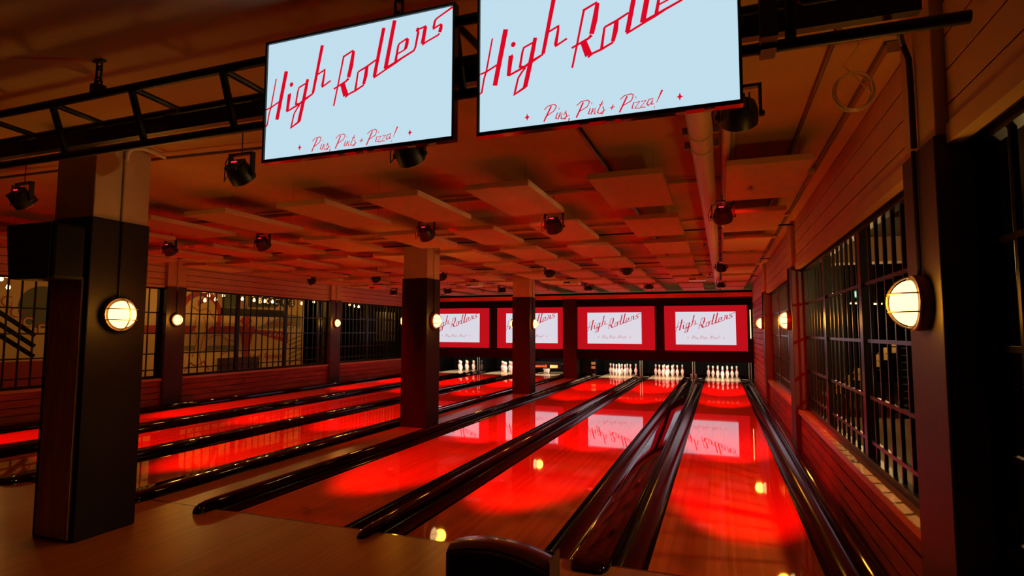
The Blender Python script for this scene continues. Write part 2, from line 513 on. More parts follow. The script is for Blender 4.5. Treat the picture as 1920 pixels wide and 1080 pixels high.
# ------------------------------------------------------------------ posts and pillars
def post(x0, x1, y0, y1, label, zsplit=2.385):
    t = thing('wall_post', label, 'post', ((x0 + x1) / 2, (y0 + y1) / 2, 0), group='wall posts')
    wb(MB().box(x0, x1, y0, y1, -0.1, zsplit), 'lower_cladding', 'post_wood', t, bevel=0.006)
    wb(MB().box(x0 + .012, x1 - .012, y0 + .012, y1 - .012, zsplit, CEIL), 'upper_shaft', 'pillar_pale', t, bevel=0.006)
    return t
post(1.36, 1.62, -0.97, -0.52, 'tall dark wood wall post with pale top at the right edge, nearest')
post(1.36, 1.62, 4.30, 4.75, 'dark wood wall post with pale top, second along the right wall')
post(1.36, 1.62, 9.17, 9.62, 'slim dark wood wall post with pale top, farthest along the right wall')
post(-10.62, -10.33, 4.78, 5.24, 'dark wood wall post with pale top, nearer one on the left wall', 2.45)
post(-10.62, -10.33, 10.12, 10.60, 'dark wood wall post with pale top, farther one on the left wall', 2.45)

def pillar(y0, y1, label, z0=0.0):
    t = thing('pillar', label, 'pillar', (-4.17, (y0 + y1) / 2, z0), group='square pillars in a row')
    wb(MB().box(-4.40, -3.94, y0, y1, z0, 2.39), 'lower_casing', 'pillar_dark', t, bevel=0.008)
    wb(MB().box(-4.39, -3.95, y0 + .01, y1 - .01, 2.39, CEIL), 'upper_shaft', 'pillar_pale', t, bevel=0.008)
    return t
p0 = pillar(-0.97, -0.51, 'big dark square pillar with pale top in the left foreground')
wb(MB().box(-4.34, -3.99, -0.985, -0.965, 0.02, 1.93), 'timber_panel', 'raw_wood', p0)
pillar(4.25, 4.71, 'dark square pillar with pale top, standing mid-lane left of centre')
pillar(9.53, 9.99, 'dark square pillar with pale top, in front of the second screen')
t = thing('pillar', 'dark maroon pillar between the middle screens at the back', 'pillar', (-4.17, 14.65, 0), group='square pillars in a row')
wb(MB().box(-4.40, -3.94, 14.42, 14.88, 0, 2.598), 'lower_casing', 'pillar_dark', t, bevel=0.008)

# ------------------------------------------------------------------ bulkhead lamps
_lm = {}
def lamp_meshes():
    if _lm:
        return _lm
    # built facing +Z, then turned; local z = outwards
    _lm['base'] = MB().lathe([(.118, 0), (.128, .004), (.130, .03), (.122, .048), (.108, .052)], 28).mesh('lamp_base', 'lamp_base', True)
    prof = [(.106 * math.cos(a), .050 + .085 * math.sin(a)) for a in [i * PI / 2 / 8 for i in range(8)]] + [(.004, .135)]
    _lm['globe'] = MB().lathe(prof, 24).mesh('globe', 'globe', True)
    ring = MB()
    ring.tube([(0, .120 * math.cos(a), .045 + .102 * math.sin(a)) for a in [i * PI / 14 for i in range(15)]], .0045, 6)
    _lm['guard'] = ring.mesh('guard_wire', 'lamp_guard', True)
    bars = []
    for y in (-.042, .042):
        rr = math.sqrt(.120 ** 2 - y * y)
        h = .102 * math.sqrt(max(0, 1 - (y / .120) ** 2))
        bars.append(MB().tube([(rr * math.cos(a), y, .045 + h * math.sin(a)) for a in [i * PI / 12 for i in range(13)]], .004, 6).mesh('guard_wire', 'lamp_guard', True))
    _lm['bars'] = bars
    _lm['ring'] = MB().tube([(.124 * math.cos(a), .124 * math.sin(a), .046) for a in [i * PI / 12 for i in range(24)]], .006, 6, closed=True).mesh('guard_ring', 'lamp_guard', True)
    return _lm

def bulkhead(x, y, z, sgn, label, top=None, watts=AMBER_W):
    """round caged wall lamp facing sgn*X; its conduit climbs the post"""
    m = lamp_meshes()
    t = thing('bulkhead_lamp', label, 'wall lamp', (x, y, z), group='caged wall lamps')
    # local +Z -> sgn*X, local Y -> Z
    R = Matrix(((0, 0, sgn, 0), (sgn, 0, 0, 0), (0, 1, 0, 0), (0, 0, 0, 1)))
    e = R.to_euler()
    link('base', m['base'], t, rot=e)
    link('globe', m['globe'], t, rot=e)
    link('guard_ring', m['ring'], t, rot=e)
    link('guard_wire', m['guard'], t, rot=e)
    for b in m['bars']:
        link('guard_wire', b, t, rot=e)
    zt = min(top if top else 3.2, CEIL - .01) - z
    zs_ = 2.385 - z
    MB().tube([(sgn * .012, 0, .12), (sgn * .012, 0, zs_)], .010, 8).build('conduit', 'pillar_dark', t, True)
    if zt > zs_ + .05:
        MB().tube([(sgn * .002, 0, zs_), (sgn * .002, 0, zt)], .010, 8).build('conduit', 'pillar_pale', t, True)
    lamp('POINT', 'lamp_light', t, (sgn * .17, 0, 0), watts, AMBER_C, shadow_soft_size=.09)
    return t
bulkhead(1.36, -0.745, 1.67, -1, 'large glowing caged wall lamp on the nearest right wall post', 2.39)
bulkhead(1.36, 4.525, 1.69, -1, 'glowing caged wall lamp on the second right wall post', 2.39)
bulkhead(1.36, 9.395, 1.72, -1, 'small glowing caged wall lamp on the farthest right wall post', 2.39)
bulkhead(-3.94, -0.745, 1.655, 1, 'glowing caged wall lamp on the big foreground pillar', 2.90)
bulkhead(-3.94, 4.48, 1.70, 1, 'caged wall lamp on the right face of the mid-lane pillar', 3.2)
bulkhead(-4.40, 4.48, 1.70, -1, 'caged wall lamp peeking out left of the mid-lane pillar', 3.2)
bulkhead(-3.94, 9.76, 1.72, 1, 'caged wall lamp on the right face of the pillar by the second screen', 3.2)
bulkhead(-4.40, 9.76, 1.72, -1, 'caged wall lamp left of the pillar by the second screen', 3.2)
bulkhead(-10.33, 5.01, 1.755, 1, 'caged wall lamp on the nearer left wall post', 3.2)
bulkhead(-10.33, 10.36, 1.765, 1, 'caged wall lamp on the farther left wall post', 3.2)
bulkhead(-4.40, -0.745, 1.655, -1, 'caged wall lamp on the hidden left face of the foreground pillar', 2.98)

# ------------------------------------------------------------------ masking wall with projection screens
YM = 14.6
mk = thing('masking_fascia', 'long black fascia behind the projection screens above the pins', 'fascia', (-4.5, YM, 0.62))
for xa, xb in ((-10.3, -4.41), (-3.93, 1.41)):
    wb(MB().box(xa, xb, YM + .04, YM + .14, 0.62, 2.598), 'fascia_board', 'back_black', mk)
    wb(MB().box(xa, xb, YM + .14, YM + .75, 0.62, 0.65), 'soffit', 'gloss_black', mk)
bm_ = thing('header_beam', 'beam with red light put into its colour, above the projection screens', 'beam', (-4.5, YM, 2.60))
for i in range(4):
    wb(MB().box(-10.3 + i * 2.93, -10.3 + i * 2.93 + 2.925, YM - .06, YM + .14, 2.60, 2.73), 'beam_length', 'beam_lit_red', bm_)
STROKES=[[(0.0545,0.3962,0.0054),(0.0283,0.2596,0.0063),(0.0179,0.2274,0.0063),(0.0082,0.172,0.0063),(-0.0039,0.165,0.0045)],[(-0.0009,0.25,0.0054),(0.0292,0.2574,0.0063),(0.0784,0.2801,0.0063)],[(0.1138,0.4247,0.017),(0.0667,0.1921,0.0161)],[(0.1492,0.3643,0.0081),(0.1474,0.3555,0.017),(0.1445,0.3435,0.0089)],[(0.126,0.3007,0.0036),(0.1449,0.3117,0.0045)],[(0.1373,0.3082,0.0161),(0.1263,0.2241,0.0125)],[(0.1253,0.2242,0.0063),(0.1947,0.251,0.0081),(0.2296,0.2701,0.0098),(0.2749,0.2915,0.0063)],[(0.2323,0.3473,0.0063),(0.1926,0.3325,0.0063),(0.186,0.3129,0.0072),(0.1761,0.2547,0.0081),(0.1923,0.2526,0.0054)],[(0.2417,0.3663,0.0125),(0.2223,0.271,0.0152),(0.1993,0.1717,0.0152),(0.1916,0.1624,0.0081),(0.1524,0.1424,0.0081),(0.1558,0.1565,0.0072),(0.1686,0.2084,0.0063),(0.1842,0.231,0.0063),(0.2005,0.2486,0.0063)],[(0.3202,0.5183,0.0143),(0.274,0.2925,0.0116)],[(0.2953,0.3786,0.0063),(0.3374,0.3964,0.0072),(0.3368,0.3804,0.0081),(0.3267,0.3234,0.0116),(0.3284,0.3163,0.0063),(0.3731,0.3388,0.0063)],[(0.3935,0.2151,0.0066),(0.414,0.3094,0.0066),(0.4417,0.4421,0.0076),(0.4948,0.464,0.0066)],[(0.4956,0.4605,0.0123),(0.4851,0.3953,0.017),(0.4711,0.3389,0.0152)],[(0.4719,0.3346,0.0104),(0.4584,0.3232,0.0076),(0.3914,0.2958,0.0066)],[(0.4386,0.3143,0.0199),(0.4594,0.2547,0.0227)],[(0.4557,0.2468,0.0066),(0.4741,0.2598,0.0066),(0.5096,0.2707,0.0076),(0.5555,0.2911,0.0066)],[(0.5221,0.3562,0.0066),(0.5096,0.2707,0.0095)],[(0.5221,0.3541,0.0066),(0.527,0.3588,0.0066),(0.5678,0.374,0.0076),(0.6155,0.3974,0.0066)],[(0.5692,0.3738,0.0133),(0.564,0.3333,0.0152),(0.5532,0.2935,0.0114)],[(0.6539,0.5406,0.0142),(0.6091,0.3203,0.0142)],[(0.6056,0.3159,0.0066),(0.6737,0.3473,0.0066),(0.7153,0.3652,0.0066),(0.7474,0.3815,0.0066)],[(0.7096,0.565,0.0152),(0.6669,0.3484,0.0161)],[(0.6644,0.3433,0.0063),(0.6763,0.3551,0.0063),(0.7147,0.3694,0.0079),(0.8091,0.4077,0.0071),(0.817,0.4224,0.0079),(0.8303,0.49,0.0095)],[(0.7178,0.3732,0.011),(0.7305,0.4437,0.0079),(0.7364,0.4528,0.0063),(0.7781,0.4708,0.0063)],[(0.7772,0.4676,0.0118),(0.7734,0.4431,0.0142),(0.7684,0.4272,0.0118),(0.7595,0.418,0.0055),(0.7235,0.4054,0.0055)],[(0.8291,0.5085,0.0103),(0.8249,0.4909,0.0134)],[(0.8344,0.5009,0.0063),(0.8692,0.5095,0.0063)],[(0.8655,0.5069,0.0134),(0.8519,0.4314,0.015)],[(0.8499,0.4251,0.0055),(0.8702,0.4366,0.0063),(0.9265,0.4564,0.0063),(0.9345,0.4632,0.0071)],[(0.944,0.5024,0.0079),(0.9398,0.4835,0.0142),(0.9347,0.4681,0.0118)],[(0.9441,0.504,0.0063),(0.9244,0.4978,0.0063),(0.9062,0.4896,0.0063),(0.9054,0.4963,0.0095),(0.9109,0.5216,0.0087),(0.9166,0.5304,0.0071),(0.9257,0.536,0.0063),(0.9956,0.5693,0.0071)],[(0.3079,0.0726,0.0046),(0.277,0.0131,0.0046)],[(0.2788,0.0613,0.0032),(0.2943,0.0742,0.0032),(0.3206,0.0782,0.0032),(0.3288,0.0702,0.0032),(0.3206,0.0528,0.0032),(0.2906,0.0351,0.0032)],[(0.3342,0.043,0.0036),(0.3252,0.022,0.0036),(0.3324,0.0175,0.0029)],[(0.3379,0.0585,0.0057),(0.3406,0.0585,0.0057)],[(0.3451,0.0423,0.0036),(0.3351,0.0149,0.0036)],[(0.3379,0.0213,0.0025),(0.3524,0.0405,0.0032),(0.347,0.0178,0.0036),(0.3524,0.0142,0.0025)],[(0.3688,0.0462,0.0029),(0.3588,0.0288,0.0029)],[(0.3651,0.0435,0.0032),(0.3706,0.0263,0.0036),(0.3642,0.0126,0.0032),(0.3569,0.0161,0.0032)],[(0.3506,0.0133,0.0025),(0.3815,0.0264,0.0025)],[(0.3815,0.0146,0.0043),(0.3769,0.0028,0.0029)],[(0.4369,0.0699,0.0046),(0.4087,0.0123,0.0046)],[(0.4105,0.0605,0.0032),(0.4278,0.0734,0.0032),(0.4532,0.0765,0.0032),(0.4614,0.0694,0.0032),(0.4532,0.0511,0.0032),(0.4214,0.0352,0.0032)],[(0.465,0.044,0.0036),(0.4569,0.023,0.0036),(0.4623,0.0194,0.0029)],[(0.4687,0.0613,0.0057),(0.4714,0.0613,0.0057)],[(0.4759,0.0414,0.0036),(0.4659,0.0177,0.0036)],[(0.4696,0.0241,0.0025),(0.485,0.0416,0.0032),(0.4796,0.0188,0.0036),(0.4859,0.0171,0.0025)],[(0.5123,0.0647,0.0032),(0.4914,0.0226,0.0036),(0.4968,0.019,0.0029)],[(0.4977,0.0508,0.0029),(0.515,0.0538,0.0029)],[(0.5132,0.0438,0.0032),(0.5168,0.0266,0.0036),(0.5095,0.0138,0.0032),(0.5032,0.0182,0.0032)],[(0.4959,0.0154,0.0025),(0.5232,0.0285,0.0025)],[(0.5404,0.0333,0.0032),(0.5586,0.0363,0.0032)],[(0.5522,0.0453,0.0032),(0.5459,0.0261,0.0032)],[(0.6058,0.0706,0.0046),(0.5758,0.0111,0.0046)],[(0.5795,0.0611,0.0032),(0.5958,0.0741,0.0032),(0.6222,0.0772,0.0032),(0.6294,0.07,0.0032),(0.6213,0.0508,0.0032),(0.5886,0.0349,0.0032)],[(0.6312,0.0446,0.0036),(0.6231,0.0227,0.0036),(0.6285,0.0191,0.0029)],[(0.6367,0.0619,0.0057),(0.6394,0.0611,0.0057)],[(0.6349,0.041,0.0029),(0.6521,0.0431,0.0032),(0.634,0.0201,0.0032),(0.6521,0.0177,0.0029)],[(0.6576,0.0423,0.0029),(0.6757,0.0443,0.0032),(0.654,0.0204,0.0032),(0.673,0.0189,0.0029)],[(0.7003,0.0483,0.0029),(0.6866,0.0463,0.0032),(0.6776,0.0298,0.0036),(0.683,0.0235,0.0032),(0.693,0.031,0.0029),(0.7021,0.0493,0.0032),(0.6948,0.0264,0.0032),(0.7039,0.0275,0.0025)],[(0.7348,0.0761,0.0053),(0.713,0.0303,0.0018)],[(0.7039,0.0139,0.0057),(0.7066,0.0139,0.0057)]]
STARS=[(0.2071, 0.0402), (0.7965, 0.0415)]
WORDS = [(0, 11), (11, 31), (31, 41), (41, 51), (51, 53), (53, 62)]
def lettering(scale, name, mat, a0, a1, zf=1.0, star=None):
    """the scripted sign as thin raised ribbons, unit width = scale, facing -Y"""
    m = MB()
    top = .575
    zz_ = lambda v: v if zf == 1.0 else top * .985 - zf * (top - v)
    for st in STROKES[a0:a1]:
        P = [Vector((max(a, .001) * scale, 0, zz_(b) * scale)) for a, b, w in st]
        W = [w * scale / 2 * (1.3 if w > .004 else 1.15) for a, b, w in st]
        k = len(P)
        vs = []
        for i in range(k):
            d0 = (P[i] - P[i - 1]).normalized() if i > 0 else None
            d1 = (P[i + 1] - P[i]).normalized() if i < k - 1 else None
            d = (d0 + d1) if (d0 is not None and d1 is not None) else (d0 if d1 is None else d1)
            if d.length < .15:
                d = d1
            d = d.normalized()
            n = Vector((-d.z, 0, d.x))
            c = 1.0
            if d0 is not None and d1 is not None:
                c = 1 / max(.6, n.dot(Vector((-d1.z, 0, d1.x))))
            vs += [P[i] + n * W[i] * c, P[i] - n * W[i] * c]
        m.add(vs, [(2 * i, 2 * i + 1, 2 * i + 3, 2 * i + 2) for i in range(k - 1)])
    for sx, sz in ([STARS[star]] if star is not None else []):
        c = Vector((sx * scale, 0, zz_(sz) * scale))
        r1, r0 = .0155 * scale, .0042 * scale
        pts = []
        for j in range(8):
            a = PI / 2 + j * PI / 4
            r = r1 if j % 2 == 0 else r0 * 1.3
            if j % 4 == 2:
                r *= .8
            pts.append(c + Vector((math.cos(a) * r, 0, math.sin(a) * r)))
        m.add([c] + pts, [(0, 1 + j, 1 + (j + 1) % 8) for j in range(8)])
    me = m.mesh(name, mat)
    return me

def letter_set(scale, mat, zf=1.0):
    return [lettering(scale, 'word_lettering', mat, a, c, zf) for a, c in WORDS] + [lettering(scale, 'star_mark', mat, 0, 0, zf, s) for s in (0, 1)]

scr = [(1.255, -1.155, 0.935, -0.815, 'rightmost projection screen, red border around a white sign'),
       (-1.454, -3.935, -1.86, -3.605, 'projection screen second from the right, left of the rightmost one'),
       (-4.27, -6.795, -4.62, -6.46, 'projection screen partly hidden behind the farther pillar'),
       (-7.117, -9.60, -7.46, -9.30, 'projection screen partly hidden behind the mid-lane pillar, leftmost')]
for x1, x0, w1, w0, lab in scr:
    t = thing('projection_screen', lab, 'screen', ((x0 + x1) / 2, YM, 0.95), group='projection screens over the pins')
    wb(MB().box(x0, x1, YM - .03, YM + .04, 0.955, 2.345), 'red_panel', 'proj_red', t)
    sg = wb(MB().box(w0, w1, YM - .036, YM - .031, 1.145, 2.152), 'projected_sign', 'proj_white', t)
    sc_ = (w1 - w0)
    for me in letter_set(sc_, 'proj_letter', .83):
        link(me.name.split('.')[0], me, sg, (w0 - t.location.x, -.040, 1.145 - .95))
sl = tag(MB().box(1.335, 1.352, YM - .04, YM + .046, 1.34, 2.20).build('light_strip', 'strip_warm'), 'thin upright warm light strip beside the rightmost screen', 'light strip')

# ------------------------------------------------------------------ pins
PP = [(0.0, 0.0286), (0.004, 0.0285), (0.02, 0.031), (0.057, 0.0415), (0.086, 0.0510), (0.114, 0.0605), (0.149, 0.0582), (0.184, 0.0467), (0.219, 0.0313), (0.239, 0.0260), (0.254, 0.0238), (0.276, 0.0229), (0.301, 0.0270), (0.321, 0.0310), (0.343, 0.0320), (0.357, 0.0302), (0.369, 0.0250), (0.377, 0.0160), (0.381, 0.0030)]
pin_body = MB().lathe([(r, z) for z, r in PP], 16).mesh('pin_body', 'pin_white', True)
def rad(z):
    for (z0, r0), (z1, r1) in zip(PP[:-1], PP[1:]):
        if z0 <= z <= z1:
            return r0 + (r1 - r0) * (z - z0) / (z1 - z0)
    return .02
stripes = [MB().lathe([(rad(z) + .0012, z) for z in (a, a + .006, a + .012, a + .018)], 16).mesh('stripe', 'pin_red', True) for a in (.232, .266)]
emblem = MB().lathe([(.0135, 0), (.0135, .002)], 12).mesh('emblem', 'pin_red')
PINS = [(0, 0), (-.5, 1), (.5, 1), (-1, 2), (0, 2), (1, 2), (-1.5, 3), (-.5, 3), (.5, 3), (1.5, 3)]
PN = ['front pin', 'left pin of second row', 'right pin of second row', 'left pin of third row', 'middle pin of third row', 'right pin of third row', 'left end pin of back row', 'left inner pin of back row', 'right inner pin of back row', 'right end pin of back row']
STAND = {0: range(10), 1: range(10), 2: range(10), 3: (1, 3, 6), 4: range(10), 5: range(9)}
for k, (cx, nm) in enumerate(LANES):
    for i in STAND[k]:
        a, b = PINS[i]
        t = thing('bowling_pin', 'white bowling pin, %s, %s' % (PN[i], LSHORT[k]), 'bowling pin', (cx + a * .305, 16.38 + b * .264, 0), group='bowling pins on the ' + LSHORT[k])
        pb = link('pin_body', pin_body, t)
        for s in stripes:
            link('stripe', s, pb)
        link('emblem', emblem, pb, (0, -.0600, .128), (PI / 2, 0, 0))
    # pin deck lamp
    t = thing('pin_deck_lamp', 'white tube lamp hidden above the pins of the ' + LSHORT[k], 'lamp', (cx, 15.45, 0.86), group='pin deck lamps')
    MB().box(-.50, .50, -.04, .05, .02, .06).build('housing', 'black_metal', t)
    for s in (-.4, .4):
        MB().box(s - .02, s + .02, 14.735 - 15.45, -.04, .03, .05).build('bracket', 'black_metal', t)
    MB().tube([(-.48, 0, 0), (.48, 0, 0)], .016, 10).build('tube', 'tube_white', t, True)
    lamp('AREA', 'lamp_light', t, (0, .0, -.03), PIN_W, (1.0, .84, .60), shape='RECTANGLE', size=.95, size_y=.05, rot=(math.radians(58), 0, 0))
    # machine: kickbacks either side and a curtain
for k, (x, lab) in enumerate([(1.36, 'right of the rightmost lane'), (-0.36, 'between the two rightmost lanes'), (-2.062, 'between second and third lane from right'),
             (-3.70, 'left of the third lane from right'), (-4.58, 'right of the fourth lane from right'), (-6.27, 'between fourth and fifth lane from right'), (-8.07, 'between the two leftmost lanes'), (-9.98, 'left of the leftmost lane')]):
    t = thing('kickback_panel', 'glossy black side panel of the pin machine ' + lab, 'panel', (x, 16.7, 0), group='pin machine side panels')
    wd = .035
    wb(MB().box(x - wd, x + wd, 15.9, 17.7, -0.1, 1.0), 'panel', 'gloss_black', t)
    for s in (-1, 1):
        xx = x + s * wd
        wb(MB().tube([(xx, 15.9, .03), (xx, 15.9, .62)], .010, 6), 'edge_rail', 'grey_trim', t, True)
        wb(MB().tube([(xx + s * .22, 15.95, .012), (xx, 15.9, .012)], .010, 6), 'foot_rail', 'grey_trim', t, True)
ct = tag(MB().box(-10.2, 1.4, 17.72, 17.78, 0.0, 1.4).build('pit_curtain', 'back_black'), 'black curtain hanging behind all the pins', 'curtain')
tag(MB().box(-4.38, -3.56, 15.6, 15.66, 0.10, 0.62).build('pit_board', 'back_black'), 'black board closing the gap behind the rear pillar', 'board')
for i, x in enumerate((-0.43, -0.295)):
    t = thing('lane_marker', 'small reddish post at the end of the wide divider, %s of two' % ('left' if i == 0 else 'right'), 'marker', (x, 15.80, .045))
    MB().lathe([(.030, 0), (.034, .05), (.034, .09), (.022, .115), (.004, .122)], 12).build('stub', 'hood_side', t, True)
# pin guard lowered on the fourth lane
t = thing('pin_guard', 'black pin guard with orange lettering lowered in front of pins left of the rear pillar', 'pin guard', (-5.40, 15.85, 0.20))
wb(MB().box(-5.95, -4.85, 15.85, 15.88, 0.205, 0.46), 'guard_plate', 'gloss_black', t)
text('lettering', 'Brunswick', 'orange_letter', .15, t, (-.29, -.006, .095), (PI / 2, 0, 0), .002, shear=.2)
for s in (-1, 1):
    wb(MB().box(-5.40 + s * .75 - .2, -5.40 + s * .75 + .2, 15.86, 15.90, .36, .40), 'guard_arm', 'black_metal', t)
wb(MB().box(-5.26, -4.98, 15.845, 15.852, 0.23, 0.335), 'sticker', 'tan_plate', t)
tp = thing('tan_plate', 'small tan plate on the black board right of the rear pillar', 'plate', (-3.64, 15.589, 0.40))
MB().box(-.07, .07, 0, .01, 0, .09).build('upper_plate', 'tan_plate', tp)
MB().box(-.07, .07, 0, .01, -.14, -.05).build('lower_plate', 'tan_plate', tp)

# ------------------------------------------------------------------ acoustic panels under the ceiling
panel_me = MB().box(-.305, .305, 0, 1.22, 0, .055).mesh('panel', 'panel_fabric', bevel=.008)
wire_me = MB().tube([(0, 0, 0), (0, 0, CEIL - 2.855)], .0013, 4).mesh('hanger_wire', 'wire_grey')
PCOL = [0.855, -0.235, -1.36, -2.45, -3.50, -4.79, -5.90, -7.00, -8.10, -9.20]
PROW = [0.75, 2.60, 4.42, 6.24, 8.06, 9.88, 11.70, 13.2]
for j, y in enumerate(PROW):
    for i, x in enumerate(PCOL):
        if j == 7 and i > 9:
            continue
        t = thing('acoustic_panel', 'pale acoustic panel hung below ceiling, %s row from the camera, %s from the right wall' % (ORD[j], ORD[i]), 'ceiling panel', (x, y, 2.80), group='hanging acoustic panels')
        link('panel', panel_me, t)
        for sx in (-.22, .22):
            for sy in (.15, 1.07):
                link('hanger_wire', wire_me, t, (sx, sy, .055))

# ------------------------------------------------------------------ pipes, conduits and cables on the ceiling
t = thing('drain_pipe', 'thick white pipe running under the ceiling towards the pins', 'pipe', (0.37, -1.0, 2.90))
wb(MB().tube([(0.370, -1.0, 2.90), (0.395, 2.5, 2.90), (0.455, 14.2, 2.90)], .079, 18), 'pipe_run', 'pipe_white', t, True)
for y in (0.13, 0.44, 5.5, 10.5):
    wb(MB().tube([(0.372 + .0055 * (y + 1), y - .018, 2.90), (0.372 + .0055 * (y + 1), y + .018, 2.90)], .087, 18), 'coupling', 'pipe_white', t, True)
    for s in (-1, 1):
        wb(MB().box(0.38 + s * .10 - .018, 0.38 + s * .10 + .018, y - .02, y + .02, 2.875, 2.925), 'clamp_bolt', 'wire_grey', t)
tag(MB().tube([(0.545, -1.0, 2.955), (0.575, 14.2, 2.955)], .034, 12).build('sprinkler_pipe', 'pipe_white', None, True), 'slim white pipe parallel to the thick ceiling pipe', 'pipe')
tag(MB().tube([(0.60, -1.0, 3.02), (0.61, 14.2, 3.02)], .018, 8).build('conduit_run', 'pipe_white', None, True), 'thin conduit right of the two ceiling pipes', 'conduit')
for i, y in enumerate((1.90, 3.95, 5.75, 7.82, 9.40, 11.25)):
    tag(MB().tube([(-10.2, y, 3.012), (1.40, y, 3.012)], .026, 10).build('cross_pipe', 'pipe_white', None, True), 'slim pipe crossing below the ceiling, %s from the camera' % ORD[i], 'pipe', 'pipes crossing the ceiling')
for i, y in enumerate((4.25, 7.9, 11.5)):
    tag(MB().tube([(-10.2, y, 2.93), (1.40, y, 2.93)], .011, 6).build('cable_run', 'black_metal', None, True), 'dark cable strung across below the ceiling, %s from the camera' % ORD[i], 'cable', 'cables crossing the ceiling')
tag(MB().tube([(-10.2, -.60, 2.99), (-5.77, -.50, 2.99), (-3.94, -.43, 2.99), (-2.2, -.32, 2.99), (-1.6, -.30, 2.99)], .012, 6).build('ceiling_conduit', 'wire_grey', None, True), 'thin dark conduit crossing the near ceiling by the big pillar', 'conduit')
tag(MB().tube([(-.47, -.6, 3.035), (-.465, 0.9, 3.035), (-.455, 14.0, 3.035)], .016, 6).build('ceiling_cable', 'black_metal', None, True), 'black cable fixed along the ceiling right of the left television', 'cable')
t = thing('cable_tray', 'painted trunking along the top of the right wall', 'trunking', (1.37, 4.0, 2.98))
wb(MB().box(1.325, 1.419, -0.5, 14.4, 2.985, 3.045), 'trunking', 'plank_pale', t)
wb(MB().box(1.312, 1.325, -0.5, 14.4, 3.03, 3.047), 'shadow_gap', 'wire_grey', t)
tag(MB().tube([(1.06, -.9, 3.035), (1.066, 2.2, 3.035), (1.07, 14.0, 3.035)], .013, 6).build('ceiling_conduit', 'wire_grey', None, True), 'thin conduit along the ceiling near the right wall', 'conduit')
# coil of white cable
pts = []
for i in range(150):
    a = i * 2 * PI / 30
    r = .088 + .008 * math.sin(i * .21)
    pts.append((1.145 + r * math.cos(a) + .008 * math.sin(i * .05), -.60 + .018 * math.sin(i * .09), 2.755 + r * 1.12 * math.sin(a)))
pts += [(1.10, -.62, 2.90), (1.16, -.68, 2.97), (1.13, -.70, 3.045)]
tag(MB().tube(pts, .0032, 5).build('cable_coil', 'cable_white', None, True), 'loose coil of white cable hanging by the right wall', 'cable coil')
# black cable from truss down the near right post
tag(MB().tube([(1.05, -1.58, 2.60), (1.14, -1.30, 2.72), (1.26, -.95, 2.88), (1.335, -.72, 2.92), (1.352, -.735, 2.84), (1.352, -.745, 2.66), (1.352, -.745, 2.40)], .013, 8).build('power_cable', 'black_metal', None, True), 'black cable bending from the truss down the nearest right wall post', 'cable')
tag(MB().tube([(-3.930, -.745, 2.88), (-3.926, -.740, 2.94), (-3.91, -.715, 2.985), (-3.88, -.65, 3.00), (-3.87, -.56, 2.995), (-3.90, -.44, 2.99)], .016, 8).build('conduit_bend', 'pipe_white', None, True), 'bent pale conduit at the top of the big foreground pillar', 'conduit')

# ------------------------------------------------------------------ stage spotlights
def frame_tube(pts, w, d):
    m = MB()
    for a, b in zip(pts[:-1], pts[1:]):
        a, b = Vector(a), Vector(b)
        t = (b - a).normalized()
        y = Vector((0, 1, 0))
        n = t.cross(y).normalized()
        vs = []
        for p in (a - t * w * .5, b + t * w * .5):
            vs += [p + n * w / 2 + y * d / 2, p - n * w / 2 + y * d / 2, p - n * w / 2 - y * d / 2, p + n * w / 2 - y * d / 2]
        m.add(vs, [(0, 1, 2, 3), (7, 6, 5, 4), (0, 4, 5, 1), (1, 5, 6, 2), (2, 6, 7, 3), (3, 7, 4, 0)])
    return m
yoke_me = frame_tube([(-.105, 0, 0), (-.105, 0, .155), (.105, 0, .155), (.105, 0, 0)], .016, .035).mesh('yoke', 'black_metal')
body_me = MB().lathe([(.050, .085), (.078, .072), (.090, .035), (.095, .0), (.095, -.045), (.080, -.055)], 14, Matrix.Rotation(math.radians(38), 4, 'X')).mesh('lamp_body', 'black_metal', True)
fin = MB()
for j in range(5):
    fin.box(-.050 + j * .025 - .004, -.050 + j * .025 + .004, -.062, .062, .072, .098, Matrix.Rotation(math.radians(38), 4, 'X'))
fin_me = fin.mesh('cooling_fins', 'black_metal')
lens_me = MB().lathe([(.072, -.057), (.072, -.051)], 14, Matrix.Rotation(math.radians(38), 4, 'X')).mesh('lens', 'lens_red')
knob_me = MB().lathe([(.016, 0), (.018, .01), (.018, .022), (.010, .028)], 8, Matrix.Rotation(PI / 2, 4, 'Y')).mesh('tilt_knob', 'black_metal')
led_me = MB().box(-.035, .012, .010, .022, .098, .104, Matrix.Rotation(math.radians(38), 4, 'X')).mesh('indicator', 'led_red')
cab_me = MB().tube([(-.03, -.05, .08), (-.06, -.06, .13), (-.11, -.04, .10), (-.14, -.02, .02), (-.13, -.03, -.05), (-.09, -.05, -.03)], .004, 5).mesh('power_lead', 'black_metal')
